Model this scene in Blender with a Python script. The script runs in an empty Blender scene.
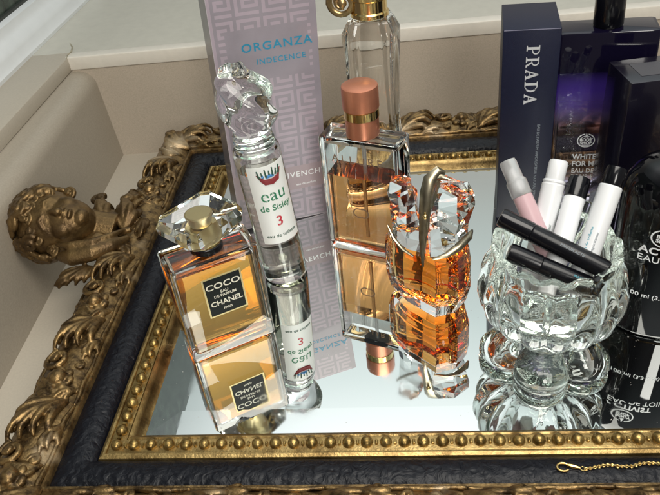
import bpy, bmesh, math, random
from mathutils import Vector, Matrix, noise
random.seed(7)
PI = math.pi
S = 0.01                       # all numbers below are centimetres
sc = bpy.context.scene
COL = sc.collection

# ------------------------------------------------------------------ camera
f_px, yaw, pit, rol = 695.564, math.radians(-7.62173616), math.radians(36.80505331), math.radians(-7.03317201)
cyw, syw, cp, sp = math.cos(yaw), math.sin(yaw), math.cos(pit), math.sin(pit)
fwd = Vector((syw*cp, cyw*cp, -sp)); rgt = Vector((cyw, -syw, 0)); upv = rgt.cross(fwd)
R2 = math.cos(rol)*rgt + math.sin(rol)*upv
U2 = -math.sin(rol)*rgt + math.cos(rol)*upv
cam = bpy.data.cameras.new("camera"); camo = bpy.data.objects.new("camera", cam); COL.objects.link(camo)
M = Matrix((R2, U2, -fwd)).transposed().to_4x4()
M.translation = Vector((15.608, -22.285, 29.971))*S
camo.matrix_world = M
cam.sensor_width = 36; cam.lens = 36*f_px/660
cam.clip_start = 0.005; cam.clip_end = 50
sc.camera = camo

# ------------------------------------------------------------------ world, lamps, exposure
w = bpy.data.worlds.new("World"); sc.world = w; w.use_nodes = True
nt = w.node_tree; bg = nt.nodes["Background"]
tc = nt.nodes.new("ShaderNodeTexCoord"); sx = nt.nodes.new("ShaderNodeSeparateXYZ"); rp = nt.nodes.new("ShaderNodeValToRGB")
nt.links.new(tc.outputs["Generated"], sx.inputs[0]); nt.links.new(sx.outputs["Z"], rp.inputs[0])
el = rp.color_ramp.elements
el[0].position = 0.0; el[0].color = (0.30, 0.28, 0.25, 1)
el[1].position = 1.0; el[1].color = (0.80, 0.88, 0.88, 1)
for p_, c_ in ((0.40, (0.33, 0.32, 0.29, 1)), (0.53, (0.33, 0.335, 0.315, 1)), (0.60, (0.40, 0.44, 0.425, 1)), (0.68, (0.50, 0.56, 0.55, 1)), (0.74, (0.64, 0.70, 0.69, 1)), (0.82, (0.95, 0.98, 0.98, 1))):
    e = el.new(p_); e.color = c_
def mrange(sock, a0, a1, b0, b1):
    m = nt.nodes.new("ShaderNodeMapRange"); m.interpolation_type = 'SMOOTHSTEP'
    for i_, v_ in enumerate((a0, a1, b0, b1)): m.inputs[i_+1].default_value = v_
    nt.links.new(sock, m.inputs[0]); return m.outputs[0]
fy_ = mrange(sx.outputs["Y"], -.25, .45, .38, 1.0); fx_ = mrange(sx.outputs["X"], -.46, -.12, .42, 1.0)
mu = nt.nodes.new("ShaderNodeMath"); mu.operation = 'MULTIPLY'; nt.links.new(fy_, mu.inputs[0]); nt.links.new(fx_, mu.inputs[1])
mu2 = nt.nodes.new("ShaderNodeMath"); mu2.operation = 'MULTIPLY'; mu2.inputs[1].default_value = 1.36; nt.links.new(mu.outputs[0], mu2.inputs[0])
nt.links.new(rp.outputs[0], bg.inputs[0]); nt.links.new(mu2.outputs[0], bg.inputs[1])

def area(name, loc, target, sx_, sy_, power, col):
    l = bpy.data.lights.new(name, 'AREA'); l.shape = 'RECTANGLE'; l.size = sx_*S; l.size_y = sy_*S
    l.energy = power; l.color = col
    o = bpy.data.objects.new(name, l); COL.objects.link(o); o.location = Vector(loc)*S
    o.rotation_euler = (Vector(target)-Vector(loc)).to_track_quat('-Z', 'Y').to_euler()
    return o
area("room_window_light", (40, -95, 66), (18, 12, 0), 26, 46, 6.0, (1.0, 0.965, 0.90))
area("added_overhead_fill", (25, -8, 64), (21, 22, 0), 44, 34, 3.3, (1.0, 0.95, 0.87))  # added fill, no real lamp: brightens the back wall at right, falls off leftward

vs = sc.view_settings
vs.view_transform = 'Standard'; vs.look = 'None'; vs.exposure = 0.0; vs.gamma = 1.0
cy_ = sc.cycles
cy_.max_bounces = 18; cy_.transmission_bounces = 16; cy_.glossy_bounces = 10; cy_.diffuse_bounces = 3; cy_.transparent_max_bounces = 12
cy_.sample_clamp_indirect = 6.0; cy_.blur_glossy = 0.3; cy_.use_denoising = True
try: cy_.denoiser = 'OPENIMAGEDENOISE'
except Exception: pass

# ------------------------------------------------------------------ materials
def mat(name, base=(.5,.5,.5), rough=.5, metal=0., trans=0., ior=1.5, spec=.5, noise_amt=0., noise_scale=300., bump=0., bump_scale=800., coat=0., sss=0.):
    m = bpy.data.materials.new(name); m.use_nodes = True
    n = m.node_tree; b = n.nodes["Principled BSDF"]
    b.inputs["Base Color"].default_value = (*base, 1); b.inputs["Roughness"].default_value = rough
    b.inputs["Metallic"].default_value = metal; b.inputs["Transmission Weight"].default_value = trans
    b.inputs["IOR"].default_value = ior; b.inputs["Specular IOR Level"].default_value = spec
    b.inputs["Coat Weight"].default_value = coat
    if sss: b.inputs["Subsurface Weight"].default_value = sss; b.inputs["Subsurface Radius"].default_value = (.004,.003,.003)
    if noise_amt or bump:
        t = n.nodes.new("ShaderNodeTexCoord")
    if noise_amt:
        k = n.nodes.new("ShaderNodeTexNoise"); k.inputs["Scale"].default_value = noise_scale; k.inputs["Detail"].default_value = 6
        n.links.new(t.outputs["Object"], k.inputs["Vector"])
        r = n.nodes.new("ShaderNodeValToRGB")
        r.color_ramp.elements[0].position = .3; r.color_ramp.elements[1].position = .7
        r.color_ramp.elements[0].color = (*[c*(1-noise_amt) for c in base], 1)
        r.color_ramp.elements[1].color = (*[min(1, c*(1+noise_amt*.6)) for c in base], 1)
        n.links.new(k.outputs[0], r.inputs[0]); n.links.new(r.outputs[0], b.inputs["Base Color"])
    if bump:
        k = n.nodes.new("ShaderNodeTexNoise"); k.inputs["Scale"].default_value = bump_scale; k.inputs["Detail"].default_value = 5
        n.links.new(t.outputs["Object"], k.inputs["Vector"])
        bp = n.nodes.new("ShaderNodeBump"); bp.inputs["Strength"].default_value = bump; bp.inputs["Distance"].default_value = .0006
        n.links.new(k.outputs[0], bp.inputs["Height"]); n.links.new(bp.outputs[0], b.inputs["Normal"])
    return m

def antique(name, dark, mid, bright, rough=.38, metal=.75, scale=160, worn=None):
    m = bpy.data.materials.new(name); m.use_nodes = True
    n = m.node_tree; b = n.nodes["Principled BSDF"]; L = n.links.new
    t = n.nodes.new("ShaderNodeTexCoord"); g = n.nodes.new("ShaderNodeNewGeometry")
    k = n.nodes.new("ShaderNodeTexNoise"); k.inputs["Scale"].default_value = scale; k.inputs["Detail"].default_value = 8; k.inputs["Roughness"].default_value = .65
    L(t.outputs["Object"], k.inputs["Vector"])
    r1 = n.nodes.new("ShaderNodeValToRGB"); r1.color_ramp.elements[0].position = .38; r1.color_ramp.elements[1].position = .62
    r1.color_ramp.elements[0].color = (*dark, 1); r1.color_ramp.elements[1].color = (*mid, 1)
    L(k.outputs[0], r1.inputs[0])
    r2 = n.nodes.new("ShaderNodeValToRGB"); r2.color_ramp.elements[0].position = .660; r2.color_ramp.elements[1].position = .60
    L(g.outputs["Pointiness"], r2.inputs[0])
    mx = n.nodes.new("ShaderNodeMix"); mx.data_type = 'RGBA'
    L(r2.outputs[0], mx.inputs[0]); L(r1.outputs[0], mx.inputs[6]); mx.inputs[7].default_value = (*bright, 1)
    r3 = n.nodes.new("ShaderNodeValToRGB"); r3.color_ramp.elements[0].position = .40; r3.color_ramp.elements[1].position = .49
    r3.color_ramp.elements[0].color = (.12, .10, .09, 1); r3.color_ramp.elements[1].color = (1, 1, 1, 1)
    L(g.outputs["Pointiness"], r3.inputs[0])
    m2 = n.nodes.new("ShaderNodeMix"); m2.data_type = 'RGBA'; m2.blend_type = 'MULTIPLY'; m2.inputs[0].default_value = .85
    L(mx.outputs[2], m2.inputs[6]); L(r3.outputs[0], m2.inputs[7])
    out = m2.outputs[2]
    if worn:
        k2 = n.nodes.new("ShaderNodeTexNoise"); k2.inputs["Scale"].default_value = 28; k2.inputs["Detail"].default_value = 3
        L(t.outputs["Object"], k2.inputs["Vector"])
        r4 = n.nodes.new("ShaderNodeValToRGB"); r4.color_ramp.elements[0].position = .58; r4.color_ramp.elements[1].position = .72
        L(k2.outputs[0], r4.inputs[0])
        m3 = n.nodes.new("ShaderNodeMix"); m3.data_type = 'RGBA'
        L(r4.outputs[0], m3.inputs[0]); L(out, m3.inputs[6]); m3.inputs[7].default_value = (*worn, 1); out = m3.outputs[2]
        mt = n.nodes.new("ShaderNodeMath"); mt.operation = 'MULTIPLY_ADD'; mt.inputs[1].default_value = -.5*metal; mt.inputs[2].default_value = metal
        L(r4.outputs[0], mt.inputs[0]); L(mt.outputs[0], b.inputs["Metallic"])
    else:
        b.inputs["Metallic"].default_value = metal
    L(out, b.inputs["Base Color"])
    b.inputs["Roughness"].default_value = rough
    bp = n.nodes.new("ShaderNodeBump"); bp.inputs["Strength"].default_value = .5; bp.inputs["Distance"].default_value = .0005
    k3 = n.nodes.new("ShaderNodeTexNoise"); k3.inputs["Scale"].default_value = 700; k3.inputs["Detail"].default_value = 4
    L(t.outputs["Object"], k3.inputs["Vector"]); L(k3.outputs[0], bp.inputs["Height"]); L(bp.outputs[0], b.inputs["Normal"])
    return m

def glass(name, col=(1,1,1), ior=1.5, rough=0., absorb=None, dens=0.):
    m = bpy.data.materials.new(name); m.use_nodes = True
    n = m.node_tree; n.nodes.remove(n.nodes["Principled BSDF"])
    g = n.nodes.new("ShaderNodeBsdfGlass"); g.inputs["Color"].default_value = (*col, 1); g.inputs["IOR"].default_value = ior; g.inputs["Roughness"].default_value = rough
    n.links.new(g.outputs[0], n.nodes["Material Output"].inputs["Surface"])
    if absorb:
        a = n.nodes.new("ShaderNodeVolumeAbsorption"); a.inputs["Color"].default_value = (*absorb, 1); a.inputs["Density"].default_value = dens
        n.links.new(a.outputs[0], n.nodes["Material Output"].inputs["Volume"])
    return m

M_glass = glass("clear_glass", (.985,.99,.985), 1.5)
M_crystal = glass("crystal_glass", (.985,.99,.985), 1.47)
M_stopper = glass("soft_crystal", (.985,.985,.98), 1.30, .03)
M_green = glass("greenish_glass", (.985,.993,.985), 1.52, absorb=(.80,.95,.88), dens=3.5)
M_amber = glass("amber_perfume", (1,1,1), 1.36, absorb=(.99,.77,.26), dens=125)
M_amber_light = glass("light_amber_perfume", (1,1,1), 1.36, absorb=(.99,.70,.30), dens=135)
M_amber_deep = glass("deep_amber_perfume", (1,1,1), .93, absorb=(.998,.63,.0), dens=88)
M_pale = glass("pale_perfume", (1,1,1), 1.36, absorb=(.96,.96,.66), dens=14)
M_mirror = mat("mirror_silver", (.84,.875,.86), .015, 1.)
def smears(m, lo, hi, sc_, b="Roughness"):
    n = m.node_tree; p = n.nodes["Principled BSDF"]; t = n.nodes.new("ShaderNodeTexCoord"); k = n.nodes.new("ShaderNodeTexNoise")
    k.inputs["Scale"].default_value = sc_; k.inputs["Detail"].default_value = 7; k.inputs["Distortion"].default_value = 1.2
    r = n.nodes.new("ShaderNodeMapRange"); r.inputs[1].default_value = .48; r.inputs[2].default_value = .75; r.inputs[3].default_value = lo; r.inputs[4].default_value = hi
    n.links.new(t.outputs["Object"], k.inputs["Vector"]); n.links.new(k.outputs[0], r.inputs[0]); n.links.new(r.outputs[0], p.inputs[b])
smears(M_mirror, .008, .09, 22)
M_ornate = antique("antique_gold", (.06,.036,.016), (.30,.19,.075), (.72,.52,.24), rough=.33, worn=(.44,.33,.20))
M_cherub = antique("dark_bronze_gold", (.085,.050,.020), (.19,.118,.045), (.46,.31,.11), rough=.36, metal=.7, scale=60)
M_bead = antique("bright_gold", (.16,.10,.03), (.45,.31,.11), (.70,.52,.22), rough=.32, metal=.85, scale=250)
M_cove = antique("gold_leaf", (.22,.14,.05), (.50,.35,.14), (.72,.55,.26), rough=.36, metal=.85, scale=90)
M_gold = mat("polished_gold", (.80,.60,.26), .16, 1.)
M_silver = mat("warm_silver", (.36,.32,.23), .28, 1., noise_amt=.25, noise_scale=250)
M_copper = mat("satin_copper", (.62,.25,.15), .34, .75, noise_amt=.05)
M_blackpl = mat("black_plastic", (.004,.004,.006), .16, spec=.45)
M_blackgl = mat("black_lacquered_glass", (.002,.002,.003), .035, spec=.5)
M_blackmat = mat("soft_black_plastic", (.004,.004,.006), .24, spec=.35)
M_white = mat("white_plastic", (.72,.735,.75), .32)
M_label = mat("white_label", (.80,.82,.80), .45)
M_blacklab = mat("black_label", (.006,.009,.008), .5, spec=.15)
M_goldlab = mat("gold_label_border", (.62,.52,.26), .38, .6)
M_ink_w = mat("white_ink", (.80,.82,.84), .5)
M_ink_cream = mat("cream_ink", (.75,.72,.60), .5)
M_ink_g = mat("green_ink", (.02,.19,.09), .5)
M_ink_dg = mat("dark_green_ink", (.03,.09,.06), .5)
M_ink_r = mat("red_ink", (.50,.02,.04), .5)
M_ink_dr = mat("dark_red_ink", (.22,.015,.02), .5)
M_ink_b = mat("blue_ink", (.05,.22,.50), .5)
M_ink_teal = mat("teal_ink", (.015,.22,.36), .4)
M_ink_grey = mat("grey_ink", (.22,.25,.28), .5)
M_ink_cyan = mat("cyan_ink", (.10,.32,.40), .5)
M_emboss = mat("engraved_letters", (.20,.13,.08), .3)
M_carton = mat("lilac_carton", (.265,.24,.275), .38, noise_amt=.10, noise_scale=60, coat=.25)
M_carton_key = mat("pale_lilac_print", (.36,.305,.355), .34, noise_amt=.08, noise_scale=60, coat=.25)
M_carton_pink = mat("pink_lilac_band", (.33,.265,.285), .38, coat=.2)
M_navy = mat("navy_carton", (.006,.008,.026), .40, spec=.3, noise_amt=.12, noise_scale=500, bump=.25, bump_scale=2500)
M_navy_edge = mat("worn_navy_edge", (.20,.20,.28), .5)
M_darkbox = mat("black_violet_carton", (.006,.005,.012), .20, coat=.4)
M_pinkcap = mat("frosted_cap", (.80,.80,.80), .30, trans=.75, ior=1.3)
M_pink = mat("pink_fluid_tube", (.74,.50,.53), .30, trans=.25)
M_chain = mat("gold_chain", (.75,.55,.22), .28, 1.)

def leather():
    m = bpy.data.materials.new("crinkled_black_leather"); m.use_nodes = True
    n = m.node_tree; b = n.nodes["Principled BSDF"]; L = n.links.new
    b.inputs["Base Color"].default_value = (.004,.0045,.008,1); b.inputs["Roughness"].default_value = .40; b.inputs["Specular IOR Level"].default_value = .30
    t = n.nodes.new("ShaderNodeTexCoord")
    k = n.nodes.new("ShaderNodeTexNoise"); k.inputs["Scale"].default_value = 190; k.inputs["Detail"].default_value = 4; k.inputs["Distortion"].default_value = 1.6
    v = n.nodes.new("ShaderNodeTexVoronoi"); v.inputs["Scale"].default_value = 260; v.feature = 'SMOOTH_F1'
    L(t.outputs["Object"], k.inputs["Vector"]); L(t.outputs["Object"], v.inputs["Vector"])
    a = n.nodes.new("ShaderNodeMath"); a.operation = 'ADD'; L(k.outputs[0], a.inputs[0]); L(v.outputs["Distance"], a.inputs[1])
    bp = n.nodes.new("ShaderNodeBump"); bp.inputs["Strength"].default_value = .7; bp.inputs["Distance"].default_value = .0011
    L(a.outputs[0], bp.inputs["Height"]); L(bp.outputs[0], b.inputs["Normal"])
    return m
M_leather = leather()
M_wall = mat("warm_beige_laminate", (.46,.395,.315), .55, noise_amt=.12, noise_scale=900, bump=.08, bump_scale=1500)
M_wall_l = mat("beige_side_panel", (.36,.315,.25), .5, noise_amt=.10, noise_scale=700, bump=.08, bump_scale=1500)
M_sill = mat("grey_sill_top", (.54,.525,.455), .42, noise_amt=.05, noise_scale=120)
M_nose = mat("cream_sill_edge", (.72,.68,.60), .45, noise_amt=.04, noise_scale=200)
M_deck = mat("beige_ledge", (.48,.43,.35), .5, noise_amt=.06, noise_scale=600)
M_pvc = mat("white_window_profile", (.74,.77,.78), .35, noise_amt=.03, noise_scale=60)
M_gasket = mat("dark_gasket", (.03,.035,.03), .5)
M_garden = mat("dark_window_pane", (.045,.065,.050), .25, noise_amt=.85, noise_scale=70)
M_caulk = mat("stained_caulk", (.42,.38,.27), .6, noise_amt=.35, noise_scale=150)

# ------------------------------------------------------------------ object helpers
def tag(o, label, cat, group=None):
    o['label'] = label; o['category'] = cat
    if group: o['group'] = group
def thing(name, label, cat, loc=(0,0,0), rotz=0, tilt=None, group=None):
    o = bpy.data.objects.new(name, None); COL.objects.link(o); o.empty_display_size = .01
    o.location = Vector(loc)*S
    Rm = Matrix.Rotation(math.radians(rotz), 4, 'Z')
    if tilt: Rm = tilt @ Rm
    o.rotation_euler = Rm.to_euler()
    tag(o, label, cat, group)
    return o
def obj(name, bm, m, parent=None, smooth=True, angle=35):
    bmesh.ops.scale(bm, vec=(S,S,S), verts=bm.verts)
    me = bpy.data.meshes.new(name); bm.to_mesh(me); bm.free()
    for mm in (m if isinstance(m, (list, tuple)) else [m]): me.materials.append(mm)
    o = bpy.data.objects.new(name, me); COL.objects.link(o)
    if parent: o.parent = parent
    if smooth:
        for p in me.polygons: p.use_smooth = True
        try: me.set_sharp_from_angle(angle=math.radians(angle))
        except Exception: pass
    return o
def struct(name, bm, m, smooth=False):
    o = obj(name, bm, m, None, smooth); o['kind'] = 'structure'; return o
BM = bmesh.new
def loft(bm, rings, cap0=True, cap1=True, flip=False, closed=True, mi=0):
    vr = [[bm.verts.new(p) for p in r] for r in rings]; n = len(vr[0])
    fs = []
    for a, b in zip(vr, vr[1:]):
        for i in range(n if closed else n-1):
            j = (i+1) % n
            fs.append(bm.faces.new((a[i], a[j], b[j], b[i])))
    if cap0: fs.append(bm.faces.new(list(reversed(vr[0]))))
    if cap1: fs.append(bm.faces.new(vr[-1]))
    for f in fs: f.material_index = mi
    if flip: bmesh.ops.reverse_faces(bm, faces=fs)
    return vr
def ring_rr(w, d, z, r=.2, seg=4, cx=0, cy=0, rot=0):
    """rounded rectangle ring, counter-clockwise"""
    r = min(r, w/2-1e-3, d/2-1e-3); pts = []
    for (sx_, sy_, a0) in ((1,1,0),(-1,1,90),(-1,-1,180),(1,-1,270)):
        for k in range(seg+1):
            a = math.radians(a0 + 90*k/seg)
            pts.append((sx_*(w/2-r)+r*math.cos(a), sy_*(d/2-r)+r*math.sin(a)))
    c, s = math.cos(rot), math.sin(rot)
    return [(cx+x*c-y*s, cy+x*s+y*c, z) for x, y in pts]
def ring_c(r, z, n=48, cx=0, cy=0, ry=None):
    ry = r if ry is None else ry
    return [(cx+r*math.cos(2*PI*i/n), cy+ry*math.sin(2*PI*i/n), z) for i in range(n)]
def box(bm, x0, x1, y0, y1, z0, z1, bev=0, seg=2, mi=0):
    vs_ = [bm.verts.new(p) for p in ((x0,y0,z0),(x1,y0,z0),(x1,y1,z0),(x0,y1,z0),(x0,y0,z1),(x1,y0,z1),(x1,y1,z1),(x0,y1,z1))]
    fs = [bm.faces.new([vs_[i] for i in q]) for q in ((3,2,1,0),(4,5,6,7),(0,1,5,4),(1,2,6,5),(2,3,7,6),(3,0,4,7))]
    for f in fs: f.material_index = mi
    if bev:
        es = list({e for f in fs for e in f.edges})
        bmesh.ops.bevel(bm, geom=es, offset=bev, segments=seg, profile=.5, affect='EDGES')
def tube(bm, pts, rad, n=10, closed=False, flat=1.0):
    """tapered tube along points; rad a number or list"""
    P = [Vector(p) for p in pts]; m = len(P)
    rr = rad if isinstance(rad, (list, tuple)) else [rad]*m
    rings = []; prev = None
    for i, p in enumerate(P):
        if closed: t = (P[(i+1) % m]-P[i-1]).normalized()
        else: t = (P[min(i+1, m-1)]-P[max(i-1, 0)]).normalized()
        if prev is None:
            a = t.orthogonal().normalized()
        else:
            a = (prev - t*prev.dot(t)).normalized()
        prev = a; b = t.cross(a)
        rings.append([tuple(p + rr[i]*(math.cos(2*PI*k/n)*a + flat*math.sin(2*PI*k/n)*b)) for k in range(n)])
    if closed:
        rings.append(rings[0]); vr = loft(bm, rings, False, False)
        bmesh.ops.remove_doubles(bm, verts=vr[0]+vr[-1], dist=1e-5)
    else: loft(bm, rings)
def ball(bm, c, r, sx_=1, sy_=1, sz_=1, u=16, v=10):
    mtx = Matrix.Translation(Vector(c)) @ Matrix.Diagonal((sx_, sy_, sz_, 1))
    bmesh.ops.create_uvsphere(bm, u_segments=u, v_segments=v, radius=r, matrix=mtx)
def lathe(bm, prof, n=48, cx=0, cy=0, cap0=True, cap1=True, flip=False):
    loft(bm, [ring_c(r, z, n, cx, cy) for r, z in prof], cap0, cap1, flip)
def remesh(o, vox, smooth_it=2):
    md = o.modifiers.new("r", 'REMESH'); md.mode = 'VOXEL'; md.voxel_size = vox*S; md.use_smooth_shade = True
    if smooth_it:
        ms = o.modifiers.new("s", 'SMOOTH'); ms.factor = .5; ms.iterations = smooth_it
    dg = bpy.context.evaluated_depsgraph_get(); dg.update()
    me = bpy.data.meshes.new_from_object(o.evaluated_get(dg)); old = o.data
    me.name = old.name; o.modifiers.clear(); o.data = me
    me.materials.clear()
    for m_ in old.materials: me.materials.append(m_)
    for p in me.polygons: p.use_smooth = True; p.material_index = 0
    return o
def text(name, s, size, org, xd, yd, m, parent, bold=0., ext=.006, align='CENTER', sxs=1., space=1., bend=None):
    """flat lettering; org = centre (cm, parent space), xd/yd = directions of reading and up"""
    c = bpy.data.curves.new(name, 'FONT'); c.body = s; c.size = size; c.align_x = align; c.align_y = 'CENTER'
    c.extrude = ext; c.offset = bold; c.space_character = space; c.resolution_u = 3
    t = bpy.data.objects.new(name, c); COL.objects.link(t)
    dg = bpy.context.evaluated_depsgraph_get(); dg.update()
    me = bpy.data.meshes.new_from_object(t.evaluated_get(dg)); bpy.data.objects.remove(t)
    me.name = name; me.materials.clear(); me.materials.append(m)
    X = Vector(xd).normalized(); Y = Vector(yd).normalized(); Z = X.cross(Y); O = Vector(org)
    for v in me.vertices:
        x, y, z = v.co.x*sxs, v.co.y, v.co.z
        if bend:      # (radius, azimuth) : wrap round a vertical cylinder centred on the parent's axis
            R_, az = bend; a = az + x/R_
            v.co = Vector(((R_+z)*math.cos(a), (R_+z)*math.sin(a), O.z+y))*S
        else: v.co = (O + X*x + Y*y + Z*z)*S
    o = bpy.data.objects.new(name, me); COL.objects.link(o)
    if parent: o.parent = parent
    return o
def strokes(name, shapes, m, org, xd, yd, parent, scale=1., ext=.006):
    """flat polygon outlines in letter space -> thin solid marks"""
    X = Vector(xd).normalized(); Y = Vector(yd).normalized(); Z = X.cross(Y); O = Vector(org); bm = BM()
    for sh in shapes:
        a = [tuple(O + X*x*scale + Y*y*scale) for x, y in sh]
        b = [tuple(O + X*x*scale + Y*y*scale + Z*ext) for x, y in sh]
        loft(bm, [a, b])
    bmesh.ops.recalc_face_normals(bm, faces=bm.faces)
    return obj(name, bm, m, parent, smooth=False)
def arc(cx, cy, r0, r1, a0, a1, n=14, ex=1., ey=1.):
    """filled arc band as quads"""
    out = []
    for i in range(n):
        A, B = (math.radians(a0+(a1-a0)*k/n) for k in (i, i+1))
        out.append([(cx+r0*ex*math.cos(A), cy+r0*ey*math.sin(A)), (cx+r1*ex*math.cos(A), cy+r1*ey*math.sin(A)),
                    (cx+r1*ex*math.cos(B), cy+r1*ey*math.sin(B)), (cx+r0*ex*math.cos(B), cy+r0*ey*math.sin(B))])
    return out

# ================================================================== THE SETTING
FZ = -3.5
bm = BM(); box(bm, -14.5, 60, -30, 46, FZ-2, FZ); struct('ledge_floor', bm, M_deck)
# back panel (turned two degrees), its cream nosing and the sill behind it
def backpt(x, off=0): return 39.5 + math.tan(math.radians(2))*(x+12.8) + off
def slab(x0, x1, o0, o1, z0, z1, bev=0):
    bm = BM(); r0 = [(x0, backpt(x0,o0), z0), (x1, backpt(x1,o0), z0), (x1, backpt(x1,o1), z0), (x0, backpt(x0,o1), z0)]
    loft(bm, [r0, [(a,b,z1) for a,b,_ in r0]])
    if bev: bmesh.ops.bevel(bm, geom=list(bm.edges), offset=bev, segments=3, profile=.5, affect='EDGES')
    return bm
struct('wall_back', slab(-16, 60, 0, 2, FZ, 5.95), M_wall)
struct('sill_edge', slab(-15.6, 60, -.12, 1.2, 5.97, 7.28, .12), M_nose, True)
struct('window_sill', slab(-19.3, 60, 1.203, 34, 5.0, 7.25), M_sill)
# side panel with rounded shoulder
prof = [(-12.9, FZ), (-13.3, 4.3)] + [(-14.7+1.4*math.cos(a), 4.3+1.5*math.sin(a)) for a in [math.radians(k) for k in range(12, 91, 13)]] + [(-15.9, 5.9), (-15.9, FZ)]
bm = BM()
rg = []
for y in (-30, backpt(-13)-.02): rg.append([(x - (0.035*(30-y) if False else 0) + (0.045*(22-y) if y < 0 else 0), y, z) for x, z in prof])
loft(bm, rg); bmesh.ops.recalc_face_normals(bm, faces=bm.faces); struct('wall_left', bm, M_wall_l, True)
bm = BM(); box(bm, -19.6, -15.3, -30, backpt(-15.6)+1.2, 5.93, 7.26, .1); struct('side_sill', bm, M_deck, True)
# window
wf = thing('window', 'white framed window with dark garden behind its glass, above the side sill', 'window', (-19.3, 30, 7.26))
bm = BM()
prof = [(0,0),(.05,.35),(-.15,.7),(-.2,1.3),(-.35,1.8),(-.8,2.3),(-1.0,2.7),(-1.0,3.4),(-1.5,3.6),(-2.6,3.6),(-2.6,0)]
loft(bm, [[(x, y, z) for x, z in prof] for y in (-60, 31)]); bmesh.ops.recalc_face_normals(bm, faces=bm.faces)
obj('window_frame', bm, M_pvc, wf)
bm = BM(); box(bm, -1.9, -1.55, -60, 31, 3.6, 3.85); obj('gasket', bm, M_gasket, wf, False)
bm = BM(); box(bm, -2.2, -1.9, -60, 31, 3.6, 50); obj('pane', bm, M_garden, wf, False)
bm = BM()
tube(bm, [(-15.35, 39.2, 7.22), (-15.5, 39.9, 7.27), (-15.45, 40.7, 7.27), (-15.8, 42.0, 7.26), (-16.6, 43.4, 7.24)], [.08,.14,.17,.12,.05], 8, flat=.4)
struct('caulk_seam', bm, M_caulk, True)

# ================================================================== MIRROR TRAY IN ITS FRAME
X1, Y1 = 38.0, 28.4
tray = thing('mirror_tray', 'large framed mirror lying flat under all the bottles, gilt and black frame with cherub head', 'mirror', (0,0,FZ))
def T(z): return z-FZ
def rect_sweep(prof, m, name, sub=1):
    bm = BM(); rings = []
    for d, z in prof:
        c = [(-d,-d),(X1+d,-d),(X1+d,Y1+d),(-d,Y1+d)]
        pts = []
        for i in range(4):
            a, b = c[i], c[(i+1)%4]
            for k in range(sub): pts.append((a[0]+(b[0]-a[0])*k/sub, a[1]+(b[1]-a[1])*k/sub, T(z)))
        rings.append(pts)
    loft(bm, rings, False, False)
    bmesh.ops.recalc_face_normals(bm, faces=bm.faces)
    return bm
# glass with bevelled rim
bm = BM()
i0 = 1.0; i1 = 2.75
def rc(i, z): return [(i,i,T(z)),(X1-i,i,T(z)),(X1-i,Y1-i,T(z)),(i,Y1-i,T(z))]
loft(bm, [rc(i0,-.45), rc(i0,-.02), rc(i1,0)]); bmesh.ops.recalc_face_normals(bm, faces=bm.faces)
obj('mirror_glass', bm, M_mirror, tray, smooth=False)
bm = BM(); rd = random.Random(11)
for k in range(420):
    x = rd.uniform(1.3, 36); y = rd.uniform(1.4, 26.5); r_ = rd.choice((.008,.010,.012,.018))*rd.uniform(.7,1.3); a_ = rd.uniform(0,3)
    n5 = 5; loft(bm, [[(x+r_*st_*math.cos(a_)*math.cos(2*PI*i/n5)-r_*math.sin(a_)*math.sin(2*PI*i/n5), y+r_*st_*math.sin(a_)*math.cos(2*PI*i/n5)+r_*math.cos(a_)*math.sin(2*PI*i/n5), T(z)) for i in range(n5)] for st_ in (rd.choice((1,1,2.5)),) for z in (-.004, .006)])
obj('dust', bm, mat('grey_dust', (.50,.49,.46), .9), tray, False)['kind'] = 'stuff'
obj('frame_cove', rect_sweep([(-.9,-.3),(-1.12,-.03),(-1.08,.02),(-.92,.10),(-.75,.30),(-.62,.52),(-.50,.60),(-.42,.52)], M_cove, 'c'), M_cove, tray)
bm = rect_sweep([(-.42,.30),(-.40,.54),(.40,.54),(.47,.50),(.50,.58),(.62,.60),(.78,.52),(.84,.35),(.84,0)], M_bead, 'b')
obj('bead_seat', bm, M_cove, tray)
bm = BM(); nb = 0
for i in range(41):
    for y in (0, Y1): ball(bm, (i*.95+random.uniform(-.02,.02), y, T(.62)), .325*random.uniform(.95,1.04), .98, 1, .95, 14, 10)
    if i < 40:
        for y in (0, Y1): box(bm, i*.95+.40, i*.95+.55, y-.13, y+.13, T(.5), T(.70), .04, 1)
for i in range(1, 30):
    for x in (0, X1): ball(bm, (x, i*Y1/30+random.uniform(-.02,.02), T(.62)), .325*random.uniform(.95,1.04), 1, .98, .95, 14, 10)
for i in range(30):
    for x in (0, X1): box(bm, x-.13, x+.13, i*Y1/30+.40, i*Y1/30+.55, T(.5), T(.70), .04, 1)
obj('bead_border', bm, M_bead, tray)
obj('leather_band', rect_sweep([(.84,.0),(.86,.42),(1.0,.62),(1.3,.82),(1.7,.94),(2.1,.95),(2.5,.86),(2.72,.72),(2.74,.2)], M_leather, 'l', 60), M_leather, tray)
obj('outer_moulding', rect_sweep([(2.72,.2),(2.72,.98),(2.80,1.10),(2.95,1.10),(3.05,1.0),(3.25,1.15),(3.7,1.45),(4.4,1.6),(5.2,1.45),(5.9,.95),(6.2,.3),(6.3,-.6),(6.0,-1.6),(6.2,-3.49)], M_ornate, 'o', 30), M_ornate, tray)

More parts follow.
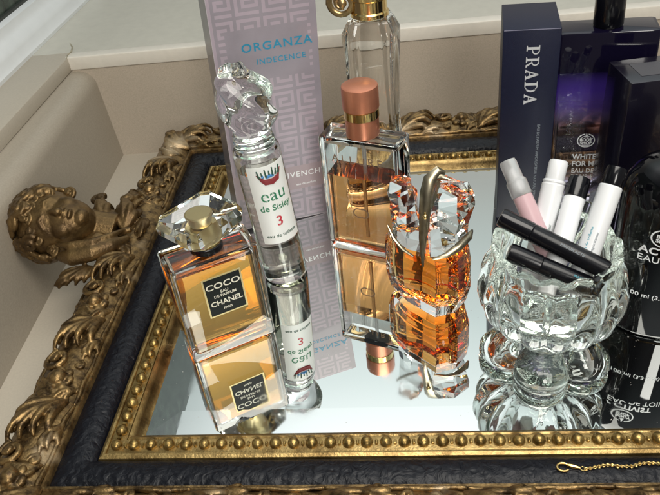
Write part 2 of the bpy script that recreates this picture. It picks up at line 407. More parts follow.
def leaf(bm, root, tip, width, height, ribs=7, curl=.5, base_z=1.3, rr=.17, sway=.55):
    """acanthus leaf: pointed overlapping ribs that sweep sideways and curl over at the tip"""
    r = Vector(root); t = Vector(tip); ax = t-r; Ln = ax.length; ax.normalize(); pr_ = Vector((-ax.y, ax.x))
    for k in range(ribs):
        u = (k/(ribs-1))*2-1
        ln = Ln*(1-.42*abs(u)**1.3)
        pts = []; rad = []
        for j in range(13):
            q = j/12
            lat = u*width*math.sin(q*PI*.60) + sway*width*math.sin(q*PI*1.05)*(.8-.3*u) + curl*width*.5*u*q**3
            fw = ln*(q - .10*abs(u)*q*q - .10*max(0,q-.8)/.2)
            p2 = r + ax*fw + pr_*lat
            zz = base_z + height*(math.sin(q*PI*.72)**.8)*(1-.35*u*u) - .55*max(0,q-.75)/.25*height*.6 + (.07 if k % 2 else -.03)
            pts.append((p2.x, p2.y, zz)); rad.append(rr*(.35+1.0*math.sin(PI*min(1, q*.86+.08))**.9))
        tube(bm, pts, rad, 8, flat=.85)
def scroll(bm, c, r, turns, a0, z, th=.18, sgn=1):
    pts = []; rad = []
    n = int(turns*14)
    for j in range(n+1):
        q = j/n; a = a0 + sgn*q*turns*2*PI; rr_ = r*(1-.78*q)
        pts.append((c[0]+rr_*math.cos(a), c[1]+rr_*math.sin(a), z+.25*q)); rad.append(th*(1-.35*q))
    tube(bm, pts, rad, 8)
    ball(bm, (c[0], c[1], z+.22), r*.30, 1, 1, .9, 10, 8)
PERIOD = 6.6
def ornament_unit(seed):
    """one repeat of the carved border in (s along, d outward) space"""
    rnd = random.Random(seed); bm = BM()
    leaf(bm, (-3.5, .5), (-.3, 2.9), 1.15, .95, 7, .5, 1.2, .21, .35)
    leaf(bm, (-3.3, 2.9), (-.9, 1.2), .8, .60, 6, .5, 1.05, .17, -.5)
    leaf(bm, (-1.9, .2), (.4, .75), .42, .42, 5, .4, 1.1, .13, .4)
    scroll(bm, (.15, 2.1), .80, 1.5, PI*.9, 1.6, .21, -1)
    scroll(bm, (.55, .75), .45, 1.2, PI*.2, 1.35, .15, 1)
    leaf(bm, (3.3, .5), (1.2, 3.2), .75, .65, 6, .5, 1.05, .18, -.3)
    leaf(bm, (2.2, .3), (3.4, 1.9), .45, .5, 5, .4, 1.1, .14, .4)
    ball(bm, (1.75, 1.45, 1.85), .48, 1.1, 1, .9)
    for k in range(7):
        a = k*2*PI/7+.3; ball(bm, (1.75+.68*math.cos(a), 1.45+.62*math.sin(a), 1.62), .27, 1.2, 1.0, .75, 10, 8)
    scroll(bm, (2.75, 2.75), .42, 1.2, 0, 1.15, .15, 1)
    tube(bm, [(-3.3,.12,1.12),(-2.2,.22,1.2),(-1,.12,1.12),(.4,.10,1.15),(1.6,.18,1.2),(2.6,.10,1.15),(3.3,.12,1.12)], [.12,.16,.12,.15,.17,.13,.12], 8)
    tube(bm, [(-1.2,3.15,.75),(-.2,3.35,.8),(1.0,3.25,.9),(2.2,3.4,.7)], [.1,.2,.22,.1], 8)
    bmesh.ops.recalc_face_normals(bm, faces=bm.faces)
    o = obj('u', bm, M_ornate); remesh(o, .062, 2)
    co = [v.co.copy()/S for v in o.data.vertices]; fc = [tuple(p.vertices) for p in o.data.polygons]
    bpy.data.objects.remove(o); return co, fc
UC, UF = ornament_unit(1)
def border(name, origin, sdir, ddir, s_list, mirror=False):
    bm = BM(); sd = Vector(sdir); dd = Vector(ddir)
    for s0 in s_list:
        vv = []
        for c in UC:
            s = -c.x if mirror else c.x
            p = Vector(origin) + sd*(s0+s) + dd*(c.y+2.95)
            # cushion falls away outward
            zz = c.z - .10*max(0, c.y-1.6)**2 - .02
            p.z = T(zz); p += Vector(noise.noise_vector(p*.5))*.12
            vv.append(bm.verts.new(p))
        for f in UF: bm.faces.new([vv[i] for i in f])
    bmesh.ops.recalc_face_normals(bm, faces=bm.faces)
    return obj(name, bm, M_ornate, tray, angle=180)
border('carved_border', (0,0,0), (1,0,0), (0,-1,0), [1.5+PERIOD*k for k in range(0, 6)])
border('carved_border', (0,Y1,0), (1,0,0), (0,1,0), [-.6+PERIOD*k for k in range(0, 6)])
border('carved_border', (0,0,0), (0,1,0), (-1,0,0), [-1.0, 5.6, 12.2], True)
border('carved_border', (0,0,0), (0,1,0), (-1,0,0), [25.4], True)
border('carved_border', (X1,0,0), (0,1,0), (1,0,0), [2.0+PERIOD*k for k in range(0, 4)])
# corner leaves
bm = BM()
for (cx_, cy2, sx_, sy_) in ((0,0,-1,-1),(0,Y1,-1,1),(X1,0,1,-1),(X1,Y1,1,1)):
    b2 = BM()
    leaf(b2, (cx_+sx_*2.9, cy2+sy_*2.9), (cx_+sx_*5.6, cy2+sy_*5.6), 1.15, .9, 9, .6, 1.1, .2)
    leaf(b2, (cx_+sx_*3.3, cy2+sy_*1.6), (cx_+sx_*5.9, cy2+sy_*2.6), .6, .6, 6, .6, 1.1, .16)
    leaf(b2, (cx_+sx_*1.6, cy2+sy_*3.3), (cx_+sx_*2.6, cy2+sy_*5.9), .6, .6, 6, .6, 1.1, .16)
    for v in b2.verts: v.co.z = T(v.co.z)
    me = bpy.data.meshes.new('t'); b2.to_mesh(me); b2.free(); bm.from_mesh(me); bpy.data.meshes.remove(me)
bmesh.ops.recalc_face_normals(bm, faces=bm.faces)
o = obj('corner_leaves', bm, M_ornate, None, angle=180); remesh(o, .085, 2); o.parent = tray

# cherub head, chin towards the frame, face up
bm = BM(); hx, hy, hz = -9.65, 18.35, T(2.55)
def hb(x, y, z, r, a=1, b=1, c=1): ball(bm, (hx+x, hy+y, hz+z), r, a, b, c, 20, 14)
hb(-.55, 0, 0, 2.0, 1.10, 1.0, .95)          # skull
hb(.75, 0, .30, 1.50, 1.12, .95, .95)        # face mass
hb(-.25, 0, .95, 1.15, .9, 1.2, .72)       # forehead
for s_ in (1, -1):
    hb(.95, s_*.68, .98, .66, 1.05, .95, .85)        # cheeks
    hb(.30, s_*.56, 1.42, .24, .85, 1.3, .7)       # eyes
    tube(bm, [(hx-.02,hy+s_*.22,hz+1.72),(hx-.12,hy+s_*.58,hz+1.74),(hx+.10,hy+s_*1.0,hz+1.42)], .15, 8)  # brows
hb(1.95, 0, 1.0, .48, .95, 1.1, .9)            # chin
hb(.92, 0, 1.80, .24, 1.2, 1.0, 1.0); hb(.95,.2,1.62,.15); hb(.95,-.2,1.62,.15)
tube(bm, [(hx+.10,hy,hz+1.55),(hx+.45,hy,hz+1.66),(hx+.85,hy,hz+1.84)], [.14,.17,.20], 10)
hb(1.30, 0, 1.62, .15, .75, 2.2, .9); hb(1.56, 0, 1.55, .17, .75, 1.8, .9)   # lips
tube(bm, [(hx+.4,hy,hz-.4),(hx+1.6,hy+.1,hz-.9),(hx+3.0,hy,hz-1.4)], [1.2,1.2,1.3], 16)   # neck
HR = Matrix.Rotation(math.radians(32), 3, 'X'); HR = Matrix.Rotation(math.radians(-6), 3, 'Z') @ HR
def head_place(bm, k_):
    for v in bm.verts: v.co = Vector((hx,hy,hz)) + HR @ ((v.co-Vector((hx,hy,hz)))*k_)
head_place(bm, 1.24)
o = obj('cherub_head', bm, M_cherub, None, angle=180); remesh(o, .065, 3); o.parent = tray
bm = BM(); rnd = random.Random(5)
for k in range(110):     # curls round the crown
    a = rnd.uniform(-.62*PI, .62*PI)+PI; e_ = rnd.uniform(-.35, 1.25)
    d = Vector((math.cos(a)*math.cos(e_), math.sin(a)*math.cos(e_), math.sin(e_)))
    if d.x > .12 or (d.z > .62 and d.x > -.38): continue
    c = Vector((hx-.55, hy, hz)) + Vector((d.x*2.3, d.y*2.12, d.z*2.02)); t1 = d.orthogonal().normalized(); t2 = d.cross(t1)
    r0 = rnd.uniform(.42, .62); ph = rnd.uniform(0, 6.3); sg = rnd.choice((1,-1)); pts = []; rad = []
    for j in range(16):
        q = j/15; aa = ph+sg*q*8.4; rr_ = r0*(1-.8*q)
        pts.append(c + t1*rr_*math.cos(aa) + t2*rr_*math.sin(aa) + d*(.30*q)); rad.append(.20*(1-.3*q))
    tube(bm, pts, rad, 7)
for (x, y, z) in ((-.75,.9,1.65),(-.95,.25,1.85),(-1.0,-.45,1.85),(-.7,-1.1,1.5),(-.3,1.45,1.25),(-.2,-1.55,1.1),(.35,-1.9,.6),(.5,1.85,.5),(-1.6,.6,1.65),(-1.7,-.5,1.65)):
    scroll(bm, (hx+x, hy+y), .42, 1.2, rnd.uniform(0,6), hz+z-.1, .16)
head_place(bm, 1.22)
o = obj('cherub_hair', bm, M_cherub, None, angle=180); remesh(o, .08, 1); o.parent = tray
# leaves and wings that cradle the head
bm = BM()
def tl(b2): 
    for v in b2.verts: v.co.z = T(v.co.z)
tube(bm, [(-8.6,15.2,T(1.9)),(-7.4,14.6,T(2.2)),(-6.0,14.9,T(2.3)),(-4.9,15.8,T(2.2)),(-4.1,17.2,T(1.9))], [.35,.62,.6,.5,.2], 12, flat=.7)
tube(bm, [(-8.9,15.8,T(2.5)),(-7.5,15.2,T(2.8)),(-6.0,15.5,T(2.8)),(-5.0,16.5,T(2.6)),(-4.4,17.9,T(2.2))], [.15,.30,.3,.24,.1], 10)
b2 = BM()
leaf(b2, (-5.9,18.2), (-7.5,21.9), .75, 1.5, 6, .4, 1.3, .26, .4); leaf(b2, (-5.1,18.6), (-5.6,22.0), .65, 1.3, 6, .4, 1.3, .24, -.4)
scroll(b2, (-7.55,21.4), .62, 1.3, 1.0, 2.5, .26, 1); scroll(b2, (-5.7,21.9), .55, 1.3, 2.0, 2.1, .22, -1); scroll(b2, (-4.4,20.3), .5, 1.3, 2.0, 1.8, .2, 1)
tl(b2)
me = bpy.data.meshes.new('t'); b2.to_mesh(me); b2.free(); bm.from_mesh(me); bpy.data.meshes.remove(me)
b2 = BM(); leaf(b2, (-6.2,14.6), (-7.9,11.6), .95, .9, 8, .4, 1.2, .19); leaf(b2, (-5.0,16.4), (-3.4,15.2), .5, .5, 6, .4, 1.2, .15)
leaf(b2, (-4.2,20.2), (-3.4,17.0), .5, .5, 6, .4, 1.3, .15); leaf(b2, (-5.0, 21.0), (-5.6, 24.0), .8, .7, 7, .4, 1.3, .18); tl(b2)
me = bpy.data.meshes.new('t'); b2.to_mesh(me); b2.free(); bm.from_mesh(me); bpy.data.meshes.remove(me)
for k in range(5): ball(bm, (-5.6+.34*k, 17.0+.2*k, T(2.1)), .25, 1, 1, 1, 10, 8)
ball(bm, (-7.0, 17.6, T(1.2)), 1.3, 1.1, 1.3, .8)
bmesh.ops.recalc_face_normals(bm, faces=bm.faces)
o = obj('cherub_collar', bm, M_cherub, None, angle=180); remesh(o, .085, 2); o.parent = tray

# ================================================================== BOTTLES
def bottle_box(w, d, h, r, wall, base, cav_top, taper=0., shoulder=.18, rc_=None):
    """thick glass block with an inner cavity (one closed mesh with reversed inner hull)"""
    bm = BM()
    loft(bm, [ring_rr(w-.3, d-.3, 0, r), ring_rr(w-.06, d-.06, .05, r), ring_rr(w, d, .16, r), ring_rr(w, d, h-shoulder, r), ring_rr(w-.08, d-.08, h-shoulder*.35, r), ring_rr(w-.35, d-.35, h, r)])
    cw, cd = w-2*wall, d-2*wall; q = rc_ or r*.8
    loft(bm, [ring_rr(cw-.2, cd-.2, base, q), ring_rr(cw, cd, base+.12, q), ring_rr(cw, cd, cav_top-.15, q), ring_rr(cw-.25, cd-.25, cav_top, q)], flip=True)
    return bm
def fill_box(w, d, wall, base, level, r):
    e_ = .03; cw, cd = w-2*wall+e_, d-2*wall+e_
    bm = BM(); loft(bm, [ring_rr(cw-.2, cd-.2, base-.015, r), ring_rr(cw, cd, base+.10, r), ring_rr(cw, cd, level, r)])
    return bm

# ---- amber rectangular bottle, black and gold label
t = thing('perfume_bottle', 'rectangular amber perfume bottle with black COCO label and square faceted crystal stopper', 'perfume bottle', (4.43, 8.75, 0.003), 29.1)
obj('glass_body', bottle_box(5.3, 2.6, 6.95, .16, .34, .42, 6.55), M_glass, t)
obj('perfume', fill_box(5.3, 2.6, .34, .42, 6.25, .13), M_amber, t)
bm = BM(); box(bm, -1.03, 1.33, -1.325, -1.303, 2.92, 5.78); lb = obj('label', bm, M_goldlab, t, False)
bm = BM(); box(bm, -.93, 1.23, -1.334, -1.3255, 3.02, 5.68); lk = obj('label_panel', bm, M_blacklab, lb, False)
XD, YD = (1,0,0), (0,0,1)
text('lettering', 'COCO', .58, (.15,-1.334,5.08), XD, YD, M_ink_cream, lb, .008, sxs=1.18)
text('lettering', 'EAU', .26, (.15,-1.334,4.62), XD, YD, M_ink_cream, lb, .004)
text('lettering', 'DE PARFUM', .26, (.15,-1.334,4.34), XD, YD, M_ink_cream, lb, .004)
text('lettering', 'CHANEL', .50, (.15,-1.334,3.84), XD, YD, M_ink_cream, lb, .010, sxs=1.0)
text('lettering', 'PARIS', .22, (.15,-1.334,3.36), XD, YD, M_ink_cream, lb, .003)
bm = BM(); lathe(bm, [(.92,6.9),(.95,6.95),(.95,7.3),(.90,7.34)], 40); obj('neck_ring', bm, M_blackpl, t)
bm = BM(); lathe(bm, [(.88,7.34),(.92,7.38),(.92,7.52),(.86,7.58)], 40); obj('neck_band', bm, M_gold, t)
st = BM()     # faceted stopper
rot_ = math.radians(24)
def cr(w_, d_, z, c): 
    a = [(w_/2, -d_/2+c),(w_/2, d_/2-c),(w_/2-c, d_/2),(-w_/2+c, d_/2),(-w_/2, d_/2-c),(-w_/2,-d_/2+c),(-w_/2+c,-d_/2),(w_/2-c,-d_/2)]
    return [(x*math.cos(rot_)-y*math.sin(rot_), x*math.sin(rot_)+y*math.cos(rot_), z) for x, y in a]
loft(st, [cr(2.1,1.9,7.60,.45), cr(2.7,2.4,7.8,.42), cr(3.9,3.4,8.5,.42), cr(4.05,3.5,8.95,.42), cr(3.65,3.1,9.35,.38)])
obj('stopper', st, M_crystal, t, smooth=False)
bm = BM(); lathe(bm, [(.60,7.72),(.66,8.0),(.66,8.95),(.78,9.05),(.78,9.22),(.70,9.28)], 36); obj('stopper_core', bm, mat('pale_gold_core', (.62,.52,.28), .35, .8), t)

# ---- tall clear cylinder with twisted glass stopper
tilt = Matrix.Rotation(math.radians(-3.1), 4, 'Y')
t = thing('perfume_bottle', 'clear cylinder bottle with twisted glass stopper and white label reading eau in green', 'perfume bottle', (7.42, 14.7, .08), 0, tilt)
bm = BM()
lathe(bm, [(1.30,0),(1.42,.06),(1.47,.2),(1.47,9.6),(1.44,9.85),(1.34,10.0),(1.1,10.05)], 64)
lathe(bm, [(1.1,.75),(1.3,.9),(1.33,1.1),(1.33,9.4),(1.2,9.7),(.9,9.8)], 64, flip=True)
obj('glass_body', bm, M_glass, t)
bm = BM(); lathe(bm, [(1.1,.73),(1.315,.9),(1.345,1.1),(1.345,8.6)], 64); obj('perfume', bm, M_pale, t)
bm = BM(); lathe(bm, [(1.22,10.06),(1.27,10.12),(1.27,10.42),(1.15,10.5),(1.15,10.62),(1.22,10.68),(1.22,10.85),(1.1,10.9)], 48); obj('collar', bm, M_green, t)
bm = BM(); az0 = math.radians(-60); n_ = 28; hw = 1.36
rings = []
for rr_ in (1.475, 1.495):
    rings.append(None)
def labpt(r_, u, z): a = az0+u/1.485; return (r_*math.cos(a), r_*math.sin(a), z)
v0 = [[bm.verts.new(labpt(r_, -hw+2*hw*k/n_, z)) for k in range(n_+1)] for r_ in (1.478,1.492) for z in (3.55,9.25)]
a0_, a1_, b0_, b1_ = v0
for k in range(n_):
    bm.faces.new((b0_[k], b0_[k+1], b1_[k+1], b1_[k])); bm.faces.new((a0_[k+1], a0_[k], a1_[k], a1_[k+1]))
    bm.faces.new((a0_[k], a0_[k+1], b0_[k+1], b0_[k])); bm.faces.new((a1_[k+1], a1_[k], b1_[k], b1_[k+1]))
lb = obj('label', bm, M_label, t)
B_ = (1.494, az0)
text('lettering', 'eau', 1.25, (0,0,7.15), XD, YD, M_ink_g, lb, .0, bend=B_, sxs=1.0)
text('lettering', 'de Sisley', .62, (0,0,6.25), XD, YD, M_ink_g, lb, .008, bend=B_)
text('lettering', '3', 1.0, (0,0,5.2), XD, YD, M_ink_r, lb, .012, bend=B_)
text('lettering', 'eau de toilette', .36, (0,0,4.15), XD, YD, M_ink_dg, lb, .006, bend=B_)
bm = BM()      # scribbled crown emblem
def emb(x, z): a = az0+x/1.494; return (1.500*math.cos(a), 1.500*math.sin(a), z)
def emline(b_, pts, r_): tube(b_, [emb(x, z) for x, z in pts], r_, 6, flat=1)
for k in range(7):
    q = k/6; emline(bm, [(-.80+.22*q,8.72-.45*q),(-.35,8.30-.28*q),(.15,8.25-.28*q),(.55,8.38-.26*q),(.84-.2*q,8.78-.45*q)], [.03,.06,.07,.06,.03])
obj_spk = BM()
for x, h_ in ((-.72,8.98),(-.48,8.86),(-.24,9.02),(0,8.88),(.24,9.04),(.48,8.88),(.72,9.0)): emline(obj_spk, [(x*.85,8.5),(x*.95,8.68),(x,h_)], [.08,.06,.04]); emline(obj_spk, [(x-.03,h_-.05),(x+.03,h_-.03)], .065)
em = obj('emblem', bm, M_ink_dr, lb); obj('emblem_figures', obj_spk, M_ink_dg, em)
bm = BM(); emline(bm, [(-.25,8.44),(.0,8.54),(.3,8.46)], [.06,.12,.05]); emline(bm, [(-.5,8.56),(-.36,8.6)], .09); obj('emblem_blue', bm, M_ink_b, em)
bm = BM(); N_ = 72; rings = []
for j in range(41):    # twisted flame-like stopper
    q = j/40; z = 10.9+4.1*q
    env = 1.08+.52*math.sin(PI*min(1,q*1.12))**.8-.45*max(0,q-.82)/.18*.9
    rg = []
    for i in range(N_):
        a = 2*PI*i/N_; tw = a + q*3.4
        m_ = 1 + (.17*math.sin(3*tw)+.06*math.sin(5*tw-q*5))*(min(1,q*3))
        x = env*m_*math.cos(a)+.18*math.sin(q*5); y = env*m_*.82*math.sin(a)
        rg.append((x, y, z + .42*q*math.sin(2*a+1.2)*math.cos(q*1.2)))
    rings.append(rg)
rings.append([(x*.5+.05, y*.5, z+.22) for x, y, z in rings[-1]])
loft(bm, rings)
obj('stopper', bm, M_crystal, t, angle=60)

# ---- lilac carton with key pattern
tilt = Matrix.Rotation(math.radians(2.6), 4, Vector((-.34,.94,0)))
W_, H_, D_ = 6.9, 17.4, 4.2
t = thing('perfume_carton', 'tall lilac carton with Greek key pattern and teal ORGANZA lettering, behind the twisted stopper', 'box', (9.95, 22.0, .003), 20, Matrix.Rotation(math.radians(2.6), 4, 'Y'))
KEY = ["11111110","10000010","10111010","10100010","10111110","10000000","11111110","00000000"]
bm = BM(); cell = .2156; nx, nz = 32, int(H_/cell)
gv = [[bm.verts.new((-W_+i*cell, 0, j*H_/nz)) for j in range(nz+1)] for i in range(nx+1)]
for i in range(nx):
    for j in range(nz):
        f = bm.faces.new((gv[i][j], gv[i+1][j], gv[i+1][j+1], gv[i][j+1]))
        z = (j+.5)*H_/nz; k_ = 0
        zone_mid = 11.6 < z < 14.9
        zone_low = 2.6 < z < 4.6
        inl = i < 2 or i > 29
        on = KEY[7-(j % 8)][(i+0) % 8] == '1'
        if zone_low: k_ = 2
        elif zone_mid and 4 <= i < 29: k_ = 0
        elif i == 0: k_ = 1
        elif on and not inl: k_ = 1
        f.material_index = k_
vs4 = lambda L_: bm.faces.new([bm.verts.new(p) for p in L_])
x0, x1 = -W_, nx*cell-W_
vs4([(x0,0,0),(x0,0,H_),(x0,D_,H_),(x0,D_,0)]); vs4([(x1,0,0),(x1,D_,0),(x1,D_,H_),(x1,0,H_)])
vs4([(x0,D_,0),(x0,D_,H_),(x1,D_,H_),(x1,D_,0)]); vs4([(x0,0,H_),(x1,0,H_),(x1,D_,H_),(x0,D_,H_)]); vs4([(x0,0,0),(x0,D_,0),(x1,D_,0),(x1,0,0)])
bmesh.ops.remove_doubles(bm, verts=bm.verts, dist=1e-4)
bx_ = obj('carton', bm, [M_carton, M_carton_key, M_carton_pink], t, False)
bm = BM()
box(bm, -W_+.02, 0-.02, -.006, .004, .0, .05); box(bm, -W_-.004, -W_+.03, -.006, .05, .1, H_-.05); obj('worn_edge', bm, mat('pale_scuffed_edge', (.44,.40,.43), .6), t, False)
text('lettering', 'ORGANZA', .78, (-2.75,-.004,13.75), XD, YD, M_ink_teal, t, .012, sxs=1.12, space=1.15)
text('lettering', 'INDECENCE', .52, (-2.55,-.004,12.75), XD, YD, M_ink_teal, t, .006, sxs=1.05, space=1.15)
text('lettering', 'GIVENCHY', .62, (-1.75,-.004,3.85), XD, YD, M_ink_w, t, .004, space=1.2)
text('lettering', 'eau de parfum', .26, (-1.6,-.004,3.0), XD, YD, M_ink_w, t, .0)

# ---- tall draped bottle with gold neck
t = thing('perfume_bottle', 'tall clear bottle with draped fluted glass and gold scroll neck, standing by the lilac carton', 'perfume bottle', (13.95, 24.95, .003), -6)
bm = BM(); rings = []; NN = 96
def sup(w_, d_, a, e_=.42):
    c, s = math.cos(a), math.sin(a)
    return w_*math.copysign(abs(c)**e_, c), d_*math.copysign(abs(s)**e_, s)
for j in range(61):
    q = j/60; z = 13.9*q
    waist = 1 - .10*math.exp(-((q-.45)/.2)**2) - (.28*max(0,q-.93)/.07)
    waist *= (1-.1*max(0,.03-q)/.03)
    rg = []
    for i in range(NN):
        a = 2*PI*i/NN; x, y = sup(1.93, 1.75, a)
        ph = 10*a + 5.5*q + 3.2*math.sin(q*3.4) + 1.8*math.sin(2*a+q*4)
        m_ = waist*(1.02-.085*abs(math.sin(ph*.5+.6))*min(1,(q*5))*(.45+.55*q))
        rg.append((x*m_, y*m_, z))
    rings.append(rg)
loft(bm, rings)
obj('glass_body', bm, M_glass, t, angle=70)
bm = BM(); lathe(bm, [(1.15,13.9),(1.3,14.0),(1.3,14.25),(1.2,14.35),(1.2,15.1),(1.32,15.2),(1.32,15.45),(1.0,15.6),(.5,16.6)], 48); obj('neck_collar', bm, M_gold, t)
bm = BM(); scroll(bm, (0,0), 1.15, 1.8, 0, 0, .26, 1)
for v in bm.verts: x, y, z = v.co; v.co = (x-1.75, -z*.8-.4, y+15.0)
scroll(bm, (1.6, 15.9), .8, 1.5, 0, 0, .2, -1)
for v in bm.verts:
    if v.co.y > 5: x, y, z = v.co; v.co = (x, -z*.8-.2, y)
bmesh.ops.recalc_face_normals(bm, faces=bm.faces); obj('scroll_cap', bm, mat('aged_gold', (.50,.36,.17), .3, .9, noise_amt=.3, noise_scale=200), t)

# ---- flat bottle with copper cap
t = thing('perfume_bottle', 'flat clear ALLURE bottle half full of pale amber perfume under a copper cylinder cap', 'perfume bottle', (13.3, 17.35, .003), -22.4)
obj('glass_body', bottle_box(5.5, 2.1, 9.0, .14, .30, .55, 8.6), M_glass, t)
obj('perfume', fill_box(5.5, 2.1, .30, .55, 6.1, .1), M_amber_light, t)
bm = BM(); lathe(bm, [(.13,1.2),(.13,8.9)], 12); obj('dip_tube', bm, M_pinkcap, t)
bm = BM(); lathe(bm, [(1.02,9.0),(1.07,9.05),(1.07,10.25)], 48); obj('lower_cap', bm, M_copper, t)
bm = BM(); lathe(bm, [(1.06,10.25),(1.11,10.28),(1.11,10.82),(1.06,10.86)], 48); obj('cap_band', bm, M_gold, t)
bm = BM(); lathe(bm, [(1.10,10.86),(1.15,10.9),(1.15,12.2),(1.12,12.32),(1.02,12.38)], 48); obj('cap', bm, M_copper, t)
text('lettering', 'ALLURE', .78, (-.1,-1.052,7.55), XD, YD, M_emboss, t, .0, space=1.45, sxs=1.0)
sh = arc(-.16,0,.25,.33,60,300,12) + arc(.16,0,.25,.33,-120,120,12)
strokes('emblem', sh, M_emboss, (-.1,-1.052,3.5), XD, YD, t, 1.2)

# ---- small faceted bottle with split crystal stopper and metal leaf
t = thing('perfume_bottle', 'small faceted bottle of deep amber perfume, crystal stopper split by a metal leaf', 'perfume bottle', (17.0, 11.5, .003))
foot = [(-2.6,1.2),(-1.5,-.6),(.35,-2.35),(1.7,-1.95),(2.55,-.7),(2.45,.8),(.9,2.2),(-1.4,2.3)]
def fr(k, z, dz=0): return [(x*k, y*k, z+dz*x) for x, y in foot][:]
bm = BM()
loft(bm, [fr(.72,0), fr(.90,.35), fr(1.0,1.5), fr(1.0,3.6), fr(.95,4.5), fr(.84,4.75)])

obj('glass_body', bm, M_crystal, t, smooth=False)
bm = BM(); loft(bm, [fr(.625,.93), fr(.785,1.24), fr(.88,1.8), fr(.88,4.15)]); bmesh.ops.bevel(bm, geom=list(bm.edges), offset=.30, segments=4, profile=.5, affect='EDGES'); obj('perfume', bm, M_amber_deep, t, angle=180)
rnd = random.Random(3)
def shard(bm, base, top, z0, z1, z1b):
    n_ = len(base); mid = [( (a[0]+b[0])/2*1.08, (a[1]+b[1])/2*1.08) for a, b in zip(base, top)]
    cxb = sum(p[0] for p in top)/n_
    rings = [[(x,y,z0) for x,y in base]]
    for q in (.18,.38,.55,.72,.88):
        rings.append([(a[0]+(b[0]-a[0])*min(1,q*1.2)+rnd.uniform(-.13,.13), a[1]+(b[1]-a[1])*min(1,q*1.2)+rnd.uniform(-.13,.13), z0+(z1-z0)*q+rnd.uniform(-.12,.12)) for a, b in zip(base, top)])
    rings.append([(x*.78+cxb*.22, y*.78, z1+z1b*(x-cxb)) for x,y in top])
    loft(bm, rings)
bm = BM()
shard(bm, [(-.15,-1.4),(-.1,1.3),(-1.1,1.6),(-2.0,1.0),(-2.1,.3),(-1.2,-.9)], [(-.75,-.6),(-.7,.5),(-1.3,.8),(-2.1,.5),(-2.2,-.3),(-1.4,-.8)], 4.76, 9.0, -.15)
bmesh.ops.triangulate(bm, faces=bm.faces); obj('stopper', bm, M_stopper, t, smooth=False)
bm = BM()
shard(bm, [(.05,-1.75),(1.35,-1.55),(2.1,-.4),(1.95,.7),(.8,1.7),(.05,1.3)], [(.3,-.8),(1.7,-1.35),(2.75,-.3),(2.4,1.0),(1.0,1.2),(.3,.7)], 4.76, 8.5, -.38)
bmesh.ops.triangulate(bm, faces=bm.faces); obj('stopper', bm, M_stopper, t, smooth=False)
bm = BM()
def ribbon(bm, pts, wd, th=.07, nrm=(0,-1,0)):
    P = [Vector(p) for p in pts]; rings = []
    for i, p in enumerate(P):
        tg = (P[min(i+1,len(P)-1)]-P[max(i-1,0)]).normalized(); sd_ = tg.cross(Vector(nrm)).normalized(); nn = sd_.cross(tg).normalized()
        w_ = wd[i]; rings.append([tuple(p+sd_*w_*c_+nn*(th*s_ - .25*w_*c_*c_)) for c_, s_ in ((-1,0),(-.6,1),(0,1.2),(.6,1),(1,0),(.6,-1),(0,-.8),(-.6,-1))])
    loft(bm, rings)
ribbon(bm, [(-.35,-1.75,4.1),(-.35,-1.45,4.9),(-.30,-1.2,5.7),(-.2,-1.0,6.6),(-.1,-.85,7.5),(.1,-.6,8.4),(.35,-.3,9.05),(.75,.0,9.35),(1.0,.1,9.2)], [.06,.15,.24,.30,.38,.50,.55,.45,.2])
ribbon(bm, [(.3,-.2,9.1),(.8,-.1,9.15),(1.15,-.1,9.0),(1.4,-.15,8.95)], [.25,.2,.12,.05], .06, (0,-1,.3))
ribbon(bm, [(-2.3,-.9,6.6),(-2.0,-1.3,5.9),(-1.5,-1.6,5.3),(-.9,-1.75,4.9)], [.05,.12,.12,.05])
bmesh.ops.recalc_face_normals(bm, faces=bm.faces)
lf = obj('metal_leaf', bm, M_silver, t)
bm = BM(); ball(bm, (-.15,-1.12,7.2), .16); obj('rivet', bm, M_gold, lf)
bm = BM()
ribbon(bm, [(.2,-2.05,4.85),(1.0,-2.0,5.1),(1.7,-1.6,5.35),(2.35,-.9,5.55),(2.6,-.3,5.5)], [.06,.18,.26,.24,.08], .07, (0,-.5,1))
bmesh.ops.recalc_face_normals(bm, faces=bm.faces); obj('metal_petal', bm, M_silver, t)

# ================================================================== CRYSTAL BOWL AND ITS TUBES
bc = (23.3, 6.6)
t = thing('glass_bowl', 'thick ribbed clear glass bowl on a lobed foot holding the sample tubes', 'bowl', (*bc, .003))
bm = BM(); NN = 120; rings = []
outp = [(.35,1.55),(1.05,1.55),(1.30,1.75),(1.42,2.0),(1.75,2.25),(2.5,2.6),(3.1,3.1),(3.5,3.8),(3.68,4.6),(3.68,5.4),(3.5,6.1),(3.25,6.7),(3.12,7.15),(3.22,7.5),(3.18,7.75),(2.98,7.8)]
inp = [(2.80,7.65),(2.72,7.2),(2.85,6.5),(3.0,5.6),(2.98,4.8),(2.6,4.0),(1.9,3.5),(1.0,3.3),(.3,3.28)]
for k, (r, z) in enumerate(outp+inp):
    outer = k < len(outp); rg = []
    if outer:
        lobes = .045*min(1, max(0,(z-2.0)/1.2))*(1-.75*max(0,(z-6.2)/1.6))
        beads = .05 if 1.6 < z < 2.1 else 0
    else: lobes = .012; beads = 0
    for i in range(NN):
        a = 2*PI*i/NN
        m_ = 1 + lobes*1.25*(abs(math.cos(8*a+.4))**.8*2-1.1) + beads*math.cos(28*a)
        zz = z + (.11*math.cos(14*a) if (outer and z > 7.1) or (not outer and z > 7.3) else 0)
        rg.append((r*m_*math.cos(a), r*m_*math.sin(a), zz))
    rings.append(rg)
loft(bm, rings)
obj('bowl_body', bm, M_green, t, angle=60)
bm = BM(); rings = []
ftp = [(.5,1.53),(1.25,1.52),(1.42,1.40),(1.7,1.42),(2.2,1.50),(2.8,1.42),(3.3,1.12),(3.62,.70),(3.66,.35),(3.45,.06),(3.1,.0),(2.75,.06),(2.55,.40),(2.2,.72),(1.6,.82),(.9,.70),(.6,.3),(.3,.28)]
